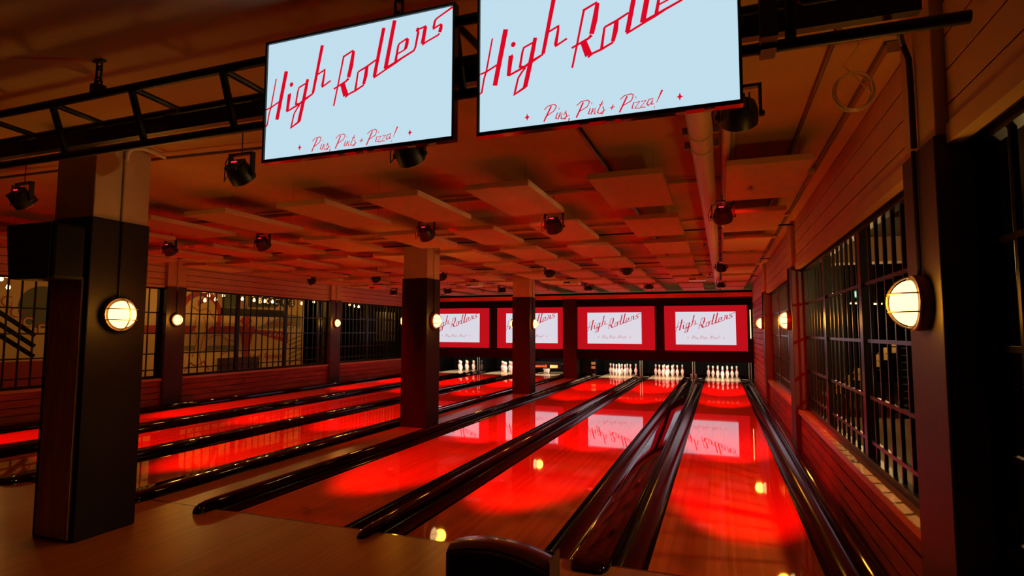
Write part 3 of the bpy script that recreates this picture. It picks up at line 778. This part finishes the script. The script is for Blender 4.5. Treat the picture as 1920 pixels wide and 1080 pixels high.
def spot(x, y, z, tilt, label):
    dl = math.radians(52 - tilt)
    dr = (-dl, 0, 0)
    t = thing('stage_spotlight', label, 'spotlight', (x, y, z), (0, 0, random.uniform(-.03, .03)), group='stage spotlights over the lanes')
    link('yoke', yoke_me, t)
    lb = link('lamp_body', body_me, t, rot=dr)
    link('cooling_fins', fin_me, lb)
    link('lens', lens_me, lb)
    for s in (-1, 1):
        link('tilt_knob', knob_me, t, (s * .098, 0, 0), (0, 0, 0 if s > 0 else PI))
    link('indicator', led_me, lb)
    link('power_lead', cab_me, t)
    MB().tube([(0, 0, .155), (0, 0, CEIL - z)], .004, 6).build('drop_rod', 'black_metal', t)
    a = math.radians(tilt)
    l = lamp('SPOT', 'lamp_light', t, (0, .072 * math.sin(a), -.072 * math.cos(a)), RED_W, RED_C, spot_size=math.radians(74), spot_blend=.45, shadow_soft_size=.05, rot=(a, 0, 0))
    l.scale = (.36, 1, 1)      # oval beam along the lane
    return t
SROW = [(-0.62, 2.70, 60), (2.25, 2.71, 57), (7.62, 2.755, 52), (11.4, 2.70, 20)]
RN = ['nearest row', 'second row', 'third row', 'farthest row']
for j, (y, zs_, tl) in enumerate(SROW):
    for k, (cx, nm) in enumerate(LANES):
        xx = {(0, 1): -1.43, (0, 0): .60, (3, 2): -2.87}.get((j, k), cx)
        spot(xx, y, zs_, tl, 'black stage spotlight above the %s, %s' % (LSHORT[k], RN[j]))

# ------------------------------------------------------------------ projectors
for x, lab in ((-5.47, 'white projector under the ceiling between the two centre pillars'), (-2.87, 'white projector under the ceiling above the third lane from right'), (0.02, 'white projector under the ceiling above the rightmost lane'), (-8.37, 'white projector under the ceiling over the left lanes')):
    t = thing('projector', lab, 'projector', (x, 9.58, 2.68), group='ceiling projectors')
    MB().box(-.20, .20, -.15, .15, 0, .12).build('shell', 'projector_shell', t, bevel=.03)
    MB().lathe([(.045, 0), (.05, .02), (.05, .05), (.035, .055)], 14, Matrix.Translation((.09, .14, .06)) @ Matrix.Rotation(-PI / 2, 4, 'X')).build('lens', 'gloss_black', t, True)
    MB().box(-.12, .12, -.08, .08, .13, .15).build('bracket', 'black_metal', t)
    MB().tube([(0, 0, .15), (0, 0, CEIL - 2.68)], .02, 8).build('drop_pole', 'black_metal', t)
    MB().box(-.17, -.02, -.153, -.149, .02, .045).build('vent', 'gloss_black', t)

# ------------------------------------------------------------------ truss with televisions
T1, T2, LO = (-1.741, 2.852), (-1.465, 2.822), (-1.646, 2.572)
t = thing('lighting_truss', 'long black lighting truss hung on chains across the top', 'truss', (-2.0, -1.62, 2.57))
XT0, XT1 = -6.3, 1.142
wb(MB().tube([(XT0, T1[0], T1[1]), (XT1, T1[0], T1[1])], .0225, 12), 'top_chord', 'black_metal', t, True)
wb(MB().tube([(XT0, T2[0], T2[1]), (XT1, T2[0], T2[1])], .0225, 12), 'top_chord', 'black_metal', t, True)
wb(MB().tube([(XT0, LO[0], LO[1]), (1.271, LO[0], LO[1])], .0225, 12), 'bottom_chord', 'black_metal', t, True)
wb(MB().box(XT0, 1.159, -1.586, -1.543, 2.654, 2.740), 'cable_rail', 'black_metal', t)
for i in range(12):
    x = -5.763 + i * .65
    if x > XT1:
        break
    wb(MB().tube([(x, *T1), (x, *LO)], .019, 8), 'strut', 'black_metal', t, True)
    wb(MB().tube([(x, *T1), (x + .043, *T2)], .017, 8), 'cross_brace', 'black_metal', t, True)
    wb(MB().tube([(x + .043, *T2), (x + .043, -1.565, 2.74)], .017, 8), 'strut', 'black_metal', t, True)
wb(MB().box(0.630, 0.686, -1.766, -1.706, 2.555, 2.874), 'junction_plate', 'black_metal', t)
wb(MB().box(0.634, 0.686, -1.706, -1.62, 2.54, 2.605), 'junction_plate', 'black_metal', t)
for cxn, lab in ((-2.776, 'left'), (-0.838, 'middle'), (0.884, 'right')):
    c = thing('hanging_chain', 'dark chain holding up the truss, %s of three' % {'left': 'the one in view at upper left', 'middle': 'middle, behind the televisions', 'right': 'right, beyond the televisions'}[lab], 'chain', (cxn, -1.741, 2.874))
    lk = []
    def link_pts(z0, h, wdt, flip):
        o = []
        for i in range(20):
            a = i * 2 * PI / 20
            u = wdt * math.cos(a)
            v = (h / 2 - wdt) * (1 if math.sin(a) >= 0 else -1) + wdt * math.sin(a)
            o.append((u, 0, z0 + v) if not flip else (0, u, z0 + v))
        return o
    MB().tube(link_pts(.098, .088, .019, False), .0065, 8, closed=True).build('chain_link', 'black_metal', c, True)
    MB().tube(link_pts(.045, .060, .017, True), .0065, 8, closed=True).build('chain_link', 'black_metal', c, True)
    MB().tube(link_pts(.148, .050, .014, True), .005, 8, closed=True).build('chain_link', 'black_metal', c, True)
    MB().box(-.030, .030, -.030, .030, -.025, .036).build('shackle', 'black_metal', c, bevel=.007)
    MB().tube([(0, 0, .165), (0, 0, CEIL - 2.874)], .006, 6).build('eye_bolt', 'black_metal', c)
    MB().box(-.04, .04, -.012, .012, CEIL - 2.874 - .010, CEIL - 2.874).build('ceiling_plate', 'black_metal', c)

SWT = 0.959
let_set = letter_set(SWT, 'screen_red')
for x0, lab in ((-1.484, 'left television on the truss showing red script on white'), (-0.404, 'right television on the truss showing red script on white, cut by the frame')):
    zb = 2.318
    hh = SWT * .575
    t = thing('television', lab, 'television', (x0 + SWT / 2, -1.827, zb), group='televisions on the truss')
    bz = .0105
    sn = wb(MB().box(x0, x0 + SWT, -1.8275, -1.822, zb, zb + hh), 'screen', 'screen_white', t)
    b = MB()
    b.box(x0 - bz, x0 + SWT + bz, -1.837, -1.80, zb - .0155, zb).box(x0 - bz, x0 + SWT + bz, -1.837, -1.80, zb + hh, zb + hh + bz)
    b.box(x0 - bz, x0, -1.837, -1.80, zb, zb + hh).box(x0 + SWT, x0 + SWT + bz, -1.837, -1.80, zb, zb + hh)
    wb(b, 'bezel', 'gloss_black', t)
    wb(MB().box(x0, x0 + SWT, -1.821, -1.79, zb, zb + hh), 'back_cover', 'black_metal', t)
    for me in let_set:
        link(me.name.split('.')[0], me, sn, (-SWT / 2, -.0025, 0))
    for q in (.42, .52, .58, .78, .88):
        wb(MB().box(x0 + SWT * q, x0 + SWT * q + .035, -1.83, -1.81, zb - .0175, zb - .0155), 'port', 'grey_trim', t)
    wb(MB().box(x0 + SWT / 2 - .2, x0 + SWT / 2 + .2, -1.79, -1.76, zb + .15, zb + .50), 'wall_bracket', 'black_metal', t)

# ------------------------------------------------------------------ loudspeaker on the foreground pillar
t = thing('loudspeaker', 'black box loudspeaker mounted high on the big foreground pillar', 'speaker', (-4.22, -1.0, 1.90))
def spk(u0, u1, d0, d1):
    # u along the width, d outwards; tilted down slightly, splayed to the left
    o = []
    for z in (0.0, 0.40):
        for d in (d0, d1):
            for u in (u0, u1):
                o.append((u - .06 * (1 if (u < -0.1) else 0) * z / .4, -d, z))
    return o
Q = [(0, 2, 3, 1), (4, 5, 7, 6), (0, 1, 5, 4), (2, 6, 7, 3), (0, 4, 6, 2), (1, 3, 7, 5)]
MB().add(spk(-.17, .30, .02, .235), Q).build('cabinet', 'speaker_black', t, bevel=.02)
MB().add(spk(-.15, .28, .236, .246), Q).build('grille', 'speaker_grille', t, bevel=.006)
MB().tube([(-.158, -.241, .01), (-.215, -.241, .39)], .004, 6).build('lit_edge', 'grey_trim', t)  # pale tube paints the light caught along the front edge
MB().box(-.05, .15, -.02, .03, .1, .3).build('bracket', 'black_metal', t)

# ------------------------------------------------------------------ ball returns on the approach
def ball_return(x, y, label, rz=0.0):
    t = thing('ball_return', label, 'ball return', (x, y, 0), (0, 0, rz), group='ball return hoods')
    n = 14
    W2, D = .235, .16
    arch = [(-W2 + 2 * W2 * i / n, .555 + .055 * (1 - ((i / n - .42) / .58) ** 2)) for i in range(n + 1)]
    poly = [(-W2, .0)] + arch + [(W2, .0)]
    MB().prism([(-W2 + .012, .0)] + [(u * .96, v - .028) for u, v in arch] + [(W2 - .012, .0)], .01, lambda u, v, d: (u, d - .004, v)).build('mouth', 'hood_mouth', t)
    m = MB()
    m.loft([[(u, yy, v) for u, v in [(a, b - .030) for a, b in arch] + [(a, b - dz) for a, b in reversed(arch)]] for yy, dz in ((.0, .018), (.02, .004), (.05, .0), (D * .75, .004), (D, .028))])
    m.build('hood_top', 'hood_dark', t, True)
    MB().box(W2 - .004, W2 + .004, .0, D, 0, .575).build('side_panel', 'hood_side', t)
    MB().box(-W2 - .004, -W2 + .004, .0, D, 0, .555).build('side_panel', 'hood_side', t)
    MB().box(-W2, W2, D - .01, D, 0, .56).build('back_panel', 'hood_side', t)
    MB().tube([(u, -.002, v - .032) for u, v in arch], .008, 6).build('rim', 'hood_dark', t, True)
    return t
ball_return(-0.455, -1.50, 'dark ball return hood with curved top in the centre foreground')
ball_return(-5.02, -1.35, 'dark ball return hood at the far left edge of the approach')

t = thing('fire_sprinkler', 'small dark sprinkler head under the nearest panel by the right wall', 'sprinkler', (0.76, 1.45, 2.765))
MB().lathe([(.012, 0), (.035, .006), (.035, .009), (.012, .012), (.010, .036)], 12).build('deflector', 'wire_grey', t, True)

# ------------------------------------------------------------------ room beyond the left windows
XM = -14.0
struct(MB().box(XM - .2, -10.5, -7, 18.4, -0.1, 0.0).build('floor', 'far_floor'), 'floor of the room beyond the left windows')
struct(MB().box(XM - .2, -10.8, -7, 18.4, 3.3, 3.4).build('ceiling', 'back_black'), 'dark ceiling of the room beyond the left windows')
struct(MB().box(XM - .2, -10.5, 15.3, 15.5, 0, 3.3).build('wall_left', 'back_black'), 'dark end wall of the room beyond the left windows')
mw = struct(MB().box(XM - .15, XM, 2.0, 13.3, 0, 3.3).build('wall_left', 'mural_cream'), 'cream wall with a red painted mural beyond the left windows')
RM = (PI / 2, 0, PI / 2)      # text facing +X
def flat(poly, mat, name, h=.004):
    """painted shape on the mural wall, polygon in (y, z)"""
    return MB().prism(poly, .004, lambda u, v, d: (XM + h + d - .004 + .001, u, v)).build(name, mat, mw)
def ringpoly(cy, cz, r0, r1, a0, a1, n=24):
    A = [a0 + (a1 - a0) * i / n for i in range(n + 1)]
    m = MB()
    for a, b in zip(A[:-1], A[1:]):
        q = [(cy + r * math.cos(t), cz + r * math.sin(t)) for r, t in ((r0, a), (r1, a), (r1, b), (r0, b))]
        m.prism(q, .004, lambda u, v, d: (XM + .006 + d, u, v))
    return m.build('painted_arch', 'mural_red', mw)
def stroke(pts, w, mat='mural_red', h=.009, name='painted_line'):
    m = MB()
    for (a, b), (c, d) in zip(pts[:-1], pts[1:]):
        L_ = math.hypot(c - a, d - b) or 1
        nx, ny = -(d - b) / L_ * w / 2, (c - a) / L_ * w / 2
        m.prism([(a + nx, b + ny), (a - nx, b - ny), (c - nx, d - ny), (c + nx, d + ny)], .003, lambda u, v, e: (XM + h + e, u, v))
    return m.build(name, mat, mw)
flat([(7.0, 1.45), (8.55, 1.45), (8.72, 1.67), (7.0, 1.67)], 'mural_red', 'painted_band')
flat([(8.95, 1.45), (10.95, 1.46), (10.95, 1.68), (9.25, 1.67)], 'mural_red', 'painted_band')
flat([(7.9, .95), (8.7, .95), (8.7, 1.09), (7.9, 1.09)], 'mural_grey', 'painted_band')
flat([(9.0, .93), (10.2, .92), (10.2, 1.07), (9.1, 1.08)], 'mural_grey', 'painted_band')
ringpoly(8.84, 1.95, .60, .76, math.radians(-25), math.radians(165))
flat([(9.58, 2.24), (10.18, 2.26), (10.18, 2.67), (9.58, 2.63)], 'mural_green', 'painted_block')
flat([(10.62, 2.30), (11.9, 2.33), (11.9, 2.72), (10.62, 2.66)], 'mural_green', 'painted_block')
flat([(10.55, 2.42), (10.60, 2.05), (10.82, 1.84), (10.60, 1.66), (10.55, 1.3), (10.50, 1.66), (10.30, 1.84), (10.50, 2.05)], 'mural_red', 'painted_star', .010)
flat([(10.34, 1.47), (10.88, 1.47), (10.74, 1.0), (10.64, .42), (10.56, .42), (10.46, 1.0)], 'mural_red', 'painted_cone', .008)
flat([(10.93, 1.60), (12.40, 2.12), (13.15, 2.08), (13.15, 1.62)], 'mural_grey', 'painted_wedge', .005)
flat([(10.93, 1.57), (12.5, 1.50), (12.5, 1.09), (10.93, 1.46)], 'mural_red', 'painted_wedge', .006)
for i in range(6):
    flat([(12.55, .35 + i * .16), (13.2, .52 + i * .16), (13.2, .58 + i * .16), (12.55, .41 + i * .16)], 'mural_grey', 'painted_stripe', .007)
for i in range(4):
    flat([(11.6 + i * .2, 1.36 - i * .02), (11.74 + i * .2, 1.44 - i * .02), (11.74 + i * .2, 1.50 - i * .02), (11.6 + i * .2, 1.42 - i * .02)], 'sign_white', 'painted_stripe', .012)
text('painted_lettering', 'Keep your', 'mural_red', .30, mw, (12.0 * 0 + XM + .012, 12.05, 1.80), (PI / 2, math.radians(-8) * 0, PI / 2), .001, shear=.35)
text('painted_lettering', 'ONE', 'sign_white', .42, mw, (XM + .013, 12.85, 1.55), RM, .001)
text('painted_lettering', 'High Rollers', 'mural_red', .30, mw, (XM + .012, 11.45, .66), RM, .001, shear=.35)
# line figure in the arch, loose brush lines only
stroke([(8.70, 1.95), (8.62, 1.60), (8.75, 1.25), (8.60, .75)], .022)
stroke([(8.95, 1.95), (9.05, 1.55), (8.92, 1.25), (8.85, .80), (8.95, .45)], .022)
stroke([(8.50, 2.25), (8.75, 2.10), (9.05, 2.20), (9.35, 1.85), (9.55, 1.55)], .022)
stroke([(9.15, 1.30), (9.35, 1.40), (9.6, 1.38), (9.85, 1.22), (10.15, 1.22)], .022)
stroke([(8.35, .35), (8.55, .60), (8.75, .48), (9.0, .62), (9.2, .36)], .03)
stroke([(9.6, .78), (9.85, .88), (10.05, .92), (10.25, .80)], .022)
flat([(8.72, 2.42), (8.98, 2.52), (8.90, 2.36), (8.72, 2.24)], 'mural_red', 'painted_block', .01)
flat([(4.62 + .48 * math.cos(a), 2.05 + .48 * math.sin(a)) for a in [i * 2 * PI / 28 for i in range(28)]], 'mural_green', 'painted_disc', .005)
for ch, y, z, s in (('G', 3.92, 2.14, .34), ('O', 4.12, 1.91, .34), ('O', 4.36, 1.70, .36), ('D', 4.66, 1.54, .38), ('T', 4.46, 2.08, .32), ('I', 4.72, 2.16, .32)):
    text('painted_lettering', ch, 'mural_red', s, mw, (XM + .014, y, z), RM, .001)
    if ch not in 'TI':
        text('painted_lettering', ch, 'mural_cream', s * .82, mw, (XM + .016, y + .004, z), RM, .001)
tag(MB().box(XM + .02, XM + .5, 9.49, 10.68, 0.0, .69).build('mural_bench', 'hood_side'), 'dark low bench in front of the painted mural', 'bench')
tag(MB().box(-12.65, -12.55, 8.30, 10.82, 1.97, 2.17).build('hanging_beam', 'sign_black'), 'black beam hanging in front of the mural beyond the left windows', 'beam')
for ch, y, nmb in zip('BOCCE', (9.46, 9.79, 10.14, 10.48, 10.81), range(5)):
    t = thing('letter_disc', 'round black sign disc with pale letter, %s of five beyond the left windows' % ORD[nmb], 'sign', (-12.4, y, 2.42), group='letter discs spelling a word')
    MB().lathe([(.145, -.015), (.15, -.01), (.15, .01), (.145, .015)], 24, Matrix.Rotation(PI / 2, 4, 'Y')).build('disc', 'sign_black', t, True)
    text('letter', ch, 'sign_white', .24, t, (.018, 0, 0), RM, .002)
    MB().tube([(0, 0, .14), (0, 0, .85)], .004, 4).build('cord', 'black_metal', t)
bulb_me = MB().lathe([(.012, .075), (.014, .05), (.030, .02), (.036, -.005), (.028, -.032), (.006, -.045)], 10).mesh('bulb', 'string_bulb', True)
sock_me = MB().lathe([(.016, .06), (.018, .09), (.008, .11)], 8).mesh('socket', 'sign_black')
BL = [(7.3, 2.44), (7.19, 2.31), (7.52, 2.35), (7.77, 2.47), (8.41, 2.41), (8.84, 2.40), (9.24, 2.39), (9.55, 2.39), (10.81, 2.40), (11.38, 2.48), (13.31, 2.47), (13.57, 2.43), (13.85, 2.42), (13.06, 2.56), (2.74, 2.48), (2.86, 2.33), (4.3, 2.45)]
for i, (y, z) in enumerate(sorted(BL)):
    t = thing('string_bulb', 'small glowing string light bulb beyond the left windows, %s from the left' % (ORD + ['twelfth', 'thirteenth', 'fourteenth', 'fifteenth', 'sixteenth', 'seventeenth'])[i], 'light bulb', (-12.0, y, z), group='string light bulbs')
    link('bulb', bulb_me, t)
    link('socket', sock_me, t)
    MB().tube([(0, 0, .10), (0, 0, 3.28 - z)], .004, 4).build('cord', 'sign_black', t)
    lamp('POINT', 'lamp_light', t, (-.06, 0, -.06), 9.0, (1.0, .50, .10), shadow_soft_size=.03)
# staircase rail at the far left
t = thing('stair_rail', 'black stair with sloping rails seen through the far left window', 'stairs', (-12.5, 3.4, 0.2))
for z0, z1 in ((2.35, 1.07), (2.10, .89), (1.88, .70)):
    wb(MB().box(-12.53, -12.47, -.75, .75, -.035, .035, Matrix.Translation((0, 3.03, (z0 + z1) / 2 + .15)) @ Matrix.Rotation(-.62, 4, 'X')), 'rail', 'sign_black', t)
wb(MB().box(-12.9, -12.5, 2.4, 4.4, .2, .9), 'stringer', 'mural_red', t)
# metal grille deep behind the far left window, tinted as if lit bluish
t = thing('metal_grille', 'metal grille with bluish light put into its colour, behind the far left window', 'grille', (-11.3, 14.3, 1.15), group=None)
for i in range(13):
    y = 13.0 + i * .2
    wb(MB().box(-11.31 - (.012 if i % 6 == 2 else 0), -11.29 + (.012 if i % 6 == 2 else 0), y - (.03 if i % 6 == 2 else .008), y + (.03 if i % 6 == 2 else .008), 1.15, 2.24), 'bar', 'pale_bar', t)
for z in (1.48, 1.97):
    wb(MB().box(-11.31, -11.28, 12.95, 15.4, z - .012, z + .012), 'rail', 'pale_bar', t)

# ------------------------------------------------------------------ room beyond the right windows
struct(MB().box(1.62, 9.0, -7, 17, -0.1, 0.0).build('floor', 'far_floor'), 'wood floor of the bar beyond the right windows')
struct(MB().box(1.62, 9.0, -7, 17, 3.3, 3.4).build('ceiling', 'seam_dark'), 'dark ceiling of the bar beyond the right windows')
struct(MB().box(1.62, 9.0, 16.8, 17, 0, 3.3).build('wall_right', 'back_black'), 'black far wall of the bar beyond the right windows')
struct(MB().box(8.8, 9.0, -7, 17, 0, 3.3).build('wall_right', 'back_black'), 'black side wall of the bar beyond the right windows')
tag(MB().box(2.2, 5.6, 6.2, 6.6, 2.62, 3.0).build('soffit_beam', 'plank_pale'), 'pale beam under the ceiling beyond the right windows', 'beam')
t = thing('exit_sign', 'green exit sign glowing beyond the right windows', 'sign', (3.255, 10.0, 2.27))
MB().box(-.09, .09, 0, .04, 0, .15).build('sign_box', 'exit_green', t)
MB().box(-.075, -.03, -.003, 0, .02, .13).build('pictogram', 'exit_white', t)
MB().box(.005, .055, -.003, 0, .02, .13).build('pictogram', 'exit_white', t)
MB().tube([(0, .02, .15), (0, .02, 1.03)], .008, 5).build('hanger', 'black_metal', t)
for i, (x, z) in enumerate(((2.47, 2.24), (2.835, 2.06), (3.115, 2.045))):
    t = thing('linear_lamp', 'slim warm lamp bar beyond the right windows, %s from the left' % ORD[i], 'lamp', (x, 8.0, z), group='slim lamp bars in the bar')
    MB().box(-.11, .11, -.03, .03, -.012, .012).build('diffuser', 'strip_warm', t)
    MB().box(-.115, .115, -.035, .035, .012, .04).build('housing', 'sign_black', t)
    MB().tube([(0, 0, .04), (0, 0, 3.3 - z)], .004, 4).build('cord', 'sign_black', t)
    lamp('POINT', 'lamp_light', t, (0, -.25, -.12), 16.0, (1.0, .62, .22), shadow_soft_size=.08)
t = thing('bar_post', 'dark timber post standing in the bar beyond the right windows', 'post', (2.72, 9.3, 0))
MB().box(-.09, .09, -.09, .09, 0, 3.3).build('shaft', 'post_wood', t, bevel=.01)
bulkhead(2.63, 9.3, 1.84, -1, 'caged lamp on a post inside the bar beyond the right windows', 2.6, 2.0)
t = thing('staircase', 'lit staircase with pale panels rising in the bar beyond the right windows', 'stairs', (2.9, 8.0, 0))
for i in range(7):
    x = 2.42 + i * .15
    z = .40 + i * .125
    wb(MB().box(x, x + .16, 8.0, 8.9, z - .04, z), 'tread', 'ledge_wood', t)
    wb(MB().box(x + .015, x + .125, 7.97, 7.985, z + .02, z + .12), 'balustrade_panel', 'mural_cream', t)
    wb(MB().box(x + .015, x + .125, 7.97, 7.985, z + .14, z + .24), 'balustrade_panel', 'mural_cream', t)
wb(MB().box(-.70, .70, 0, .05, -.05, .05, Matrix.Translation((2.93, 7.98, .78)) @ Matrix.Rotation(-math.atan2(.125, .15), 4, 'Y')), 'stringer', 'sign_black', t)
wb(MB().box(2.3, 2.42, 8.0, 8.9, 0, .36), 'newel_block', 'mural_cream', t)
t = thing('louvre_screen', 'dark louvred screen of horizontal slats beyond the right windows', 'screen', (3.9, 7.4, 0))
for i in range(10):
    wb(MB().box(3.28, 5.4, 7.4, 7.44, .10 + i * .12, .19 + i * .12), 'slat', 'sign_black', t)
    wb(MB().box(3.28, 5.4, 7.385, 7.40, .187 + i * .12, .195 + i * .12), 'slat_edge', 'pale_bar', t)
t = thing('blue_window', 'small bluish lit window strip behind the louvred screen', 'window', (3.62, 7.36, 0.95))
MB().box(-.13, -.01, 0, .02, 0, .06).build('pane', 'window_blue', t)
MB().box(.02, .16, 0, .02, 0, .06).build('pane', 'window_blue', t)
t = thing('pendant_lamp', 'warm pendant lamp hanging in the bar close behind the right window', 'lamp', (2.75, 0.8, 2.2))
MB().lathe([(.16, -.10), (.13, -.02), (.05, .06), (.02, .08)], 16).build('shade', 'sign_black', t, True)
MB().lathe([(.05, -.10), (.06, -.06), (.03, -.02)], 12).build('bulb', 'strip_warm', t, True)
MB().tube([(0, 0, .08), (0, 0, 1.1)], .005, 5).build('cord', 'sign_black', t)
lamp('POINT', 'lamp_light', t, (0, 0, -.16), 170.0, (1.0, .62, .22), shadow_soft_size=.06)
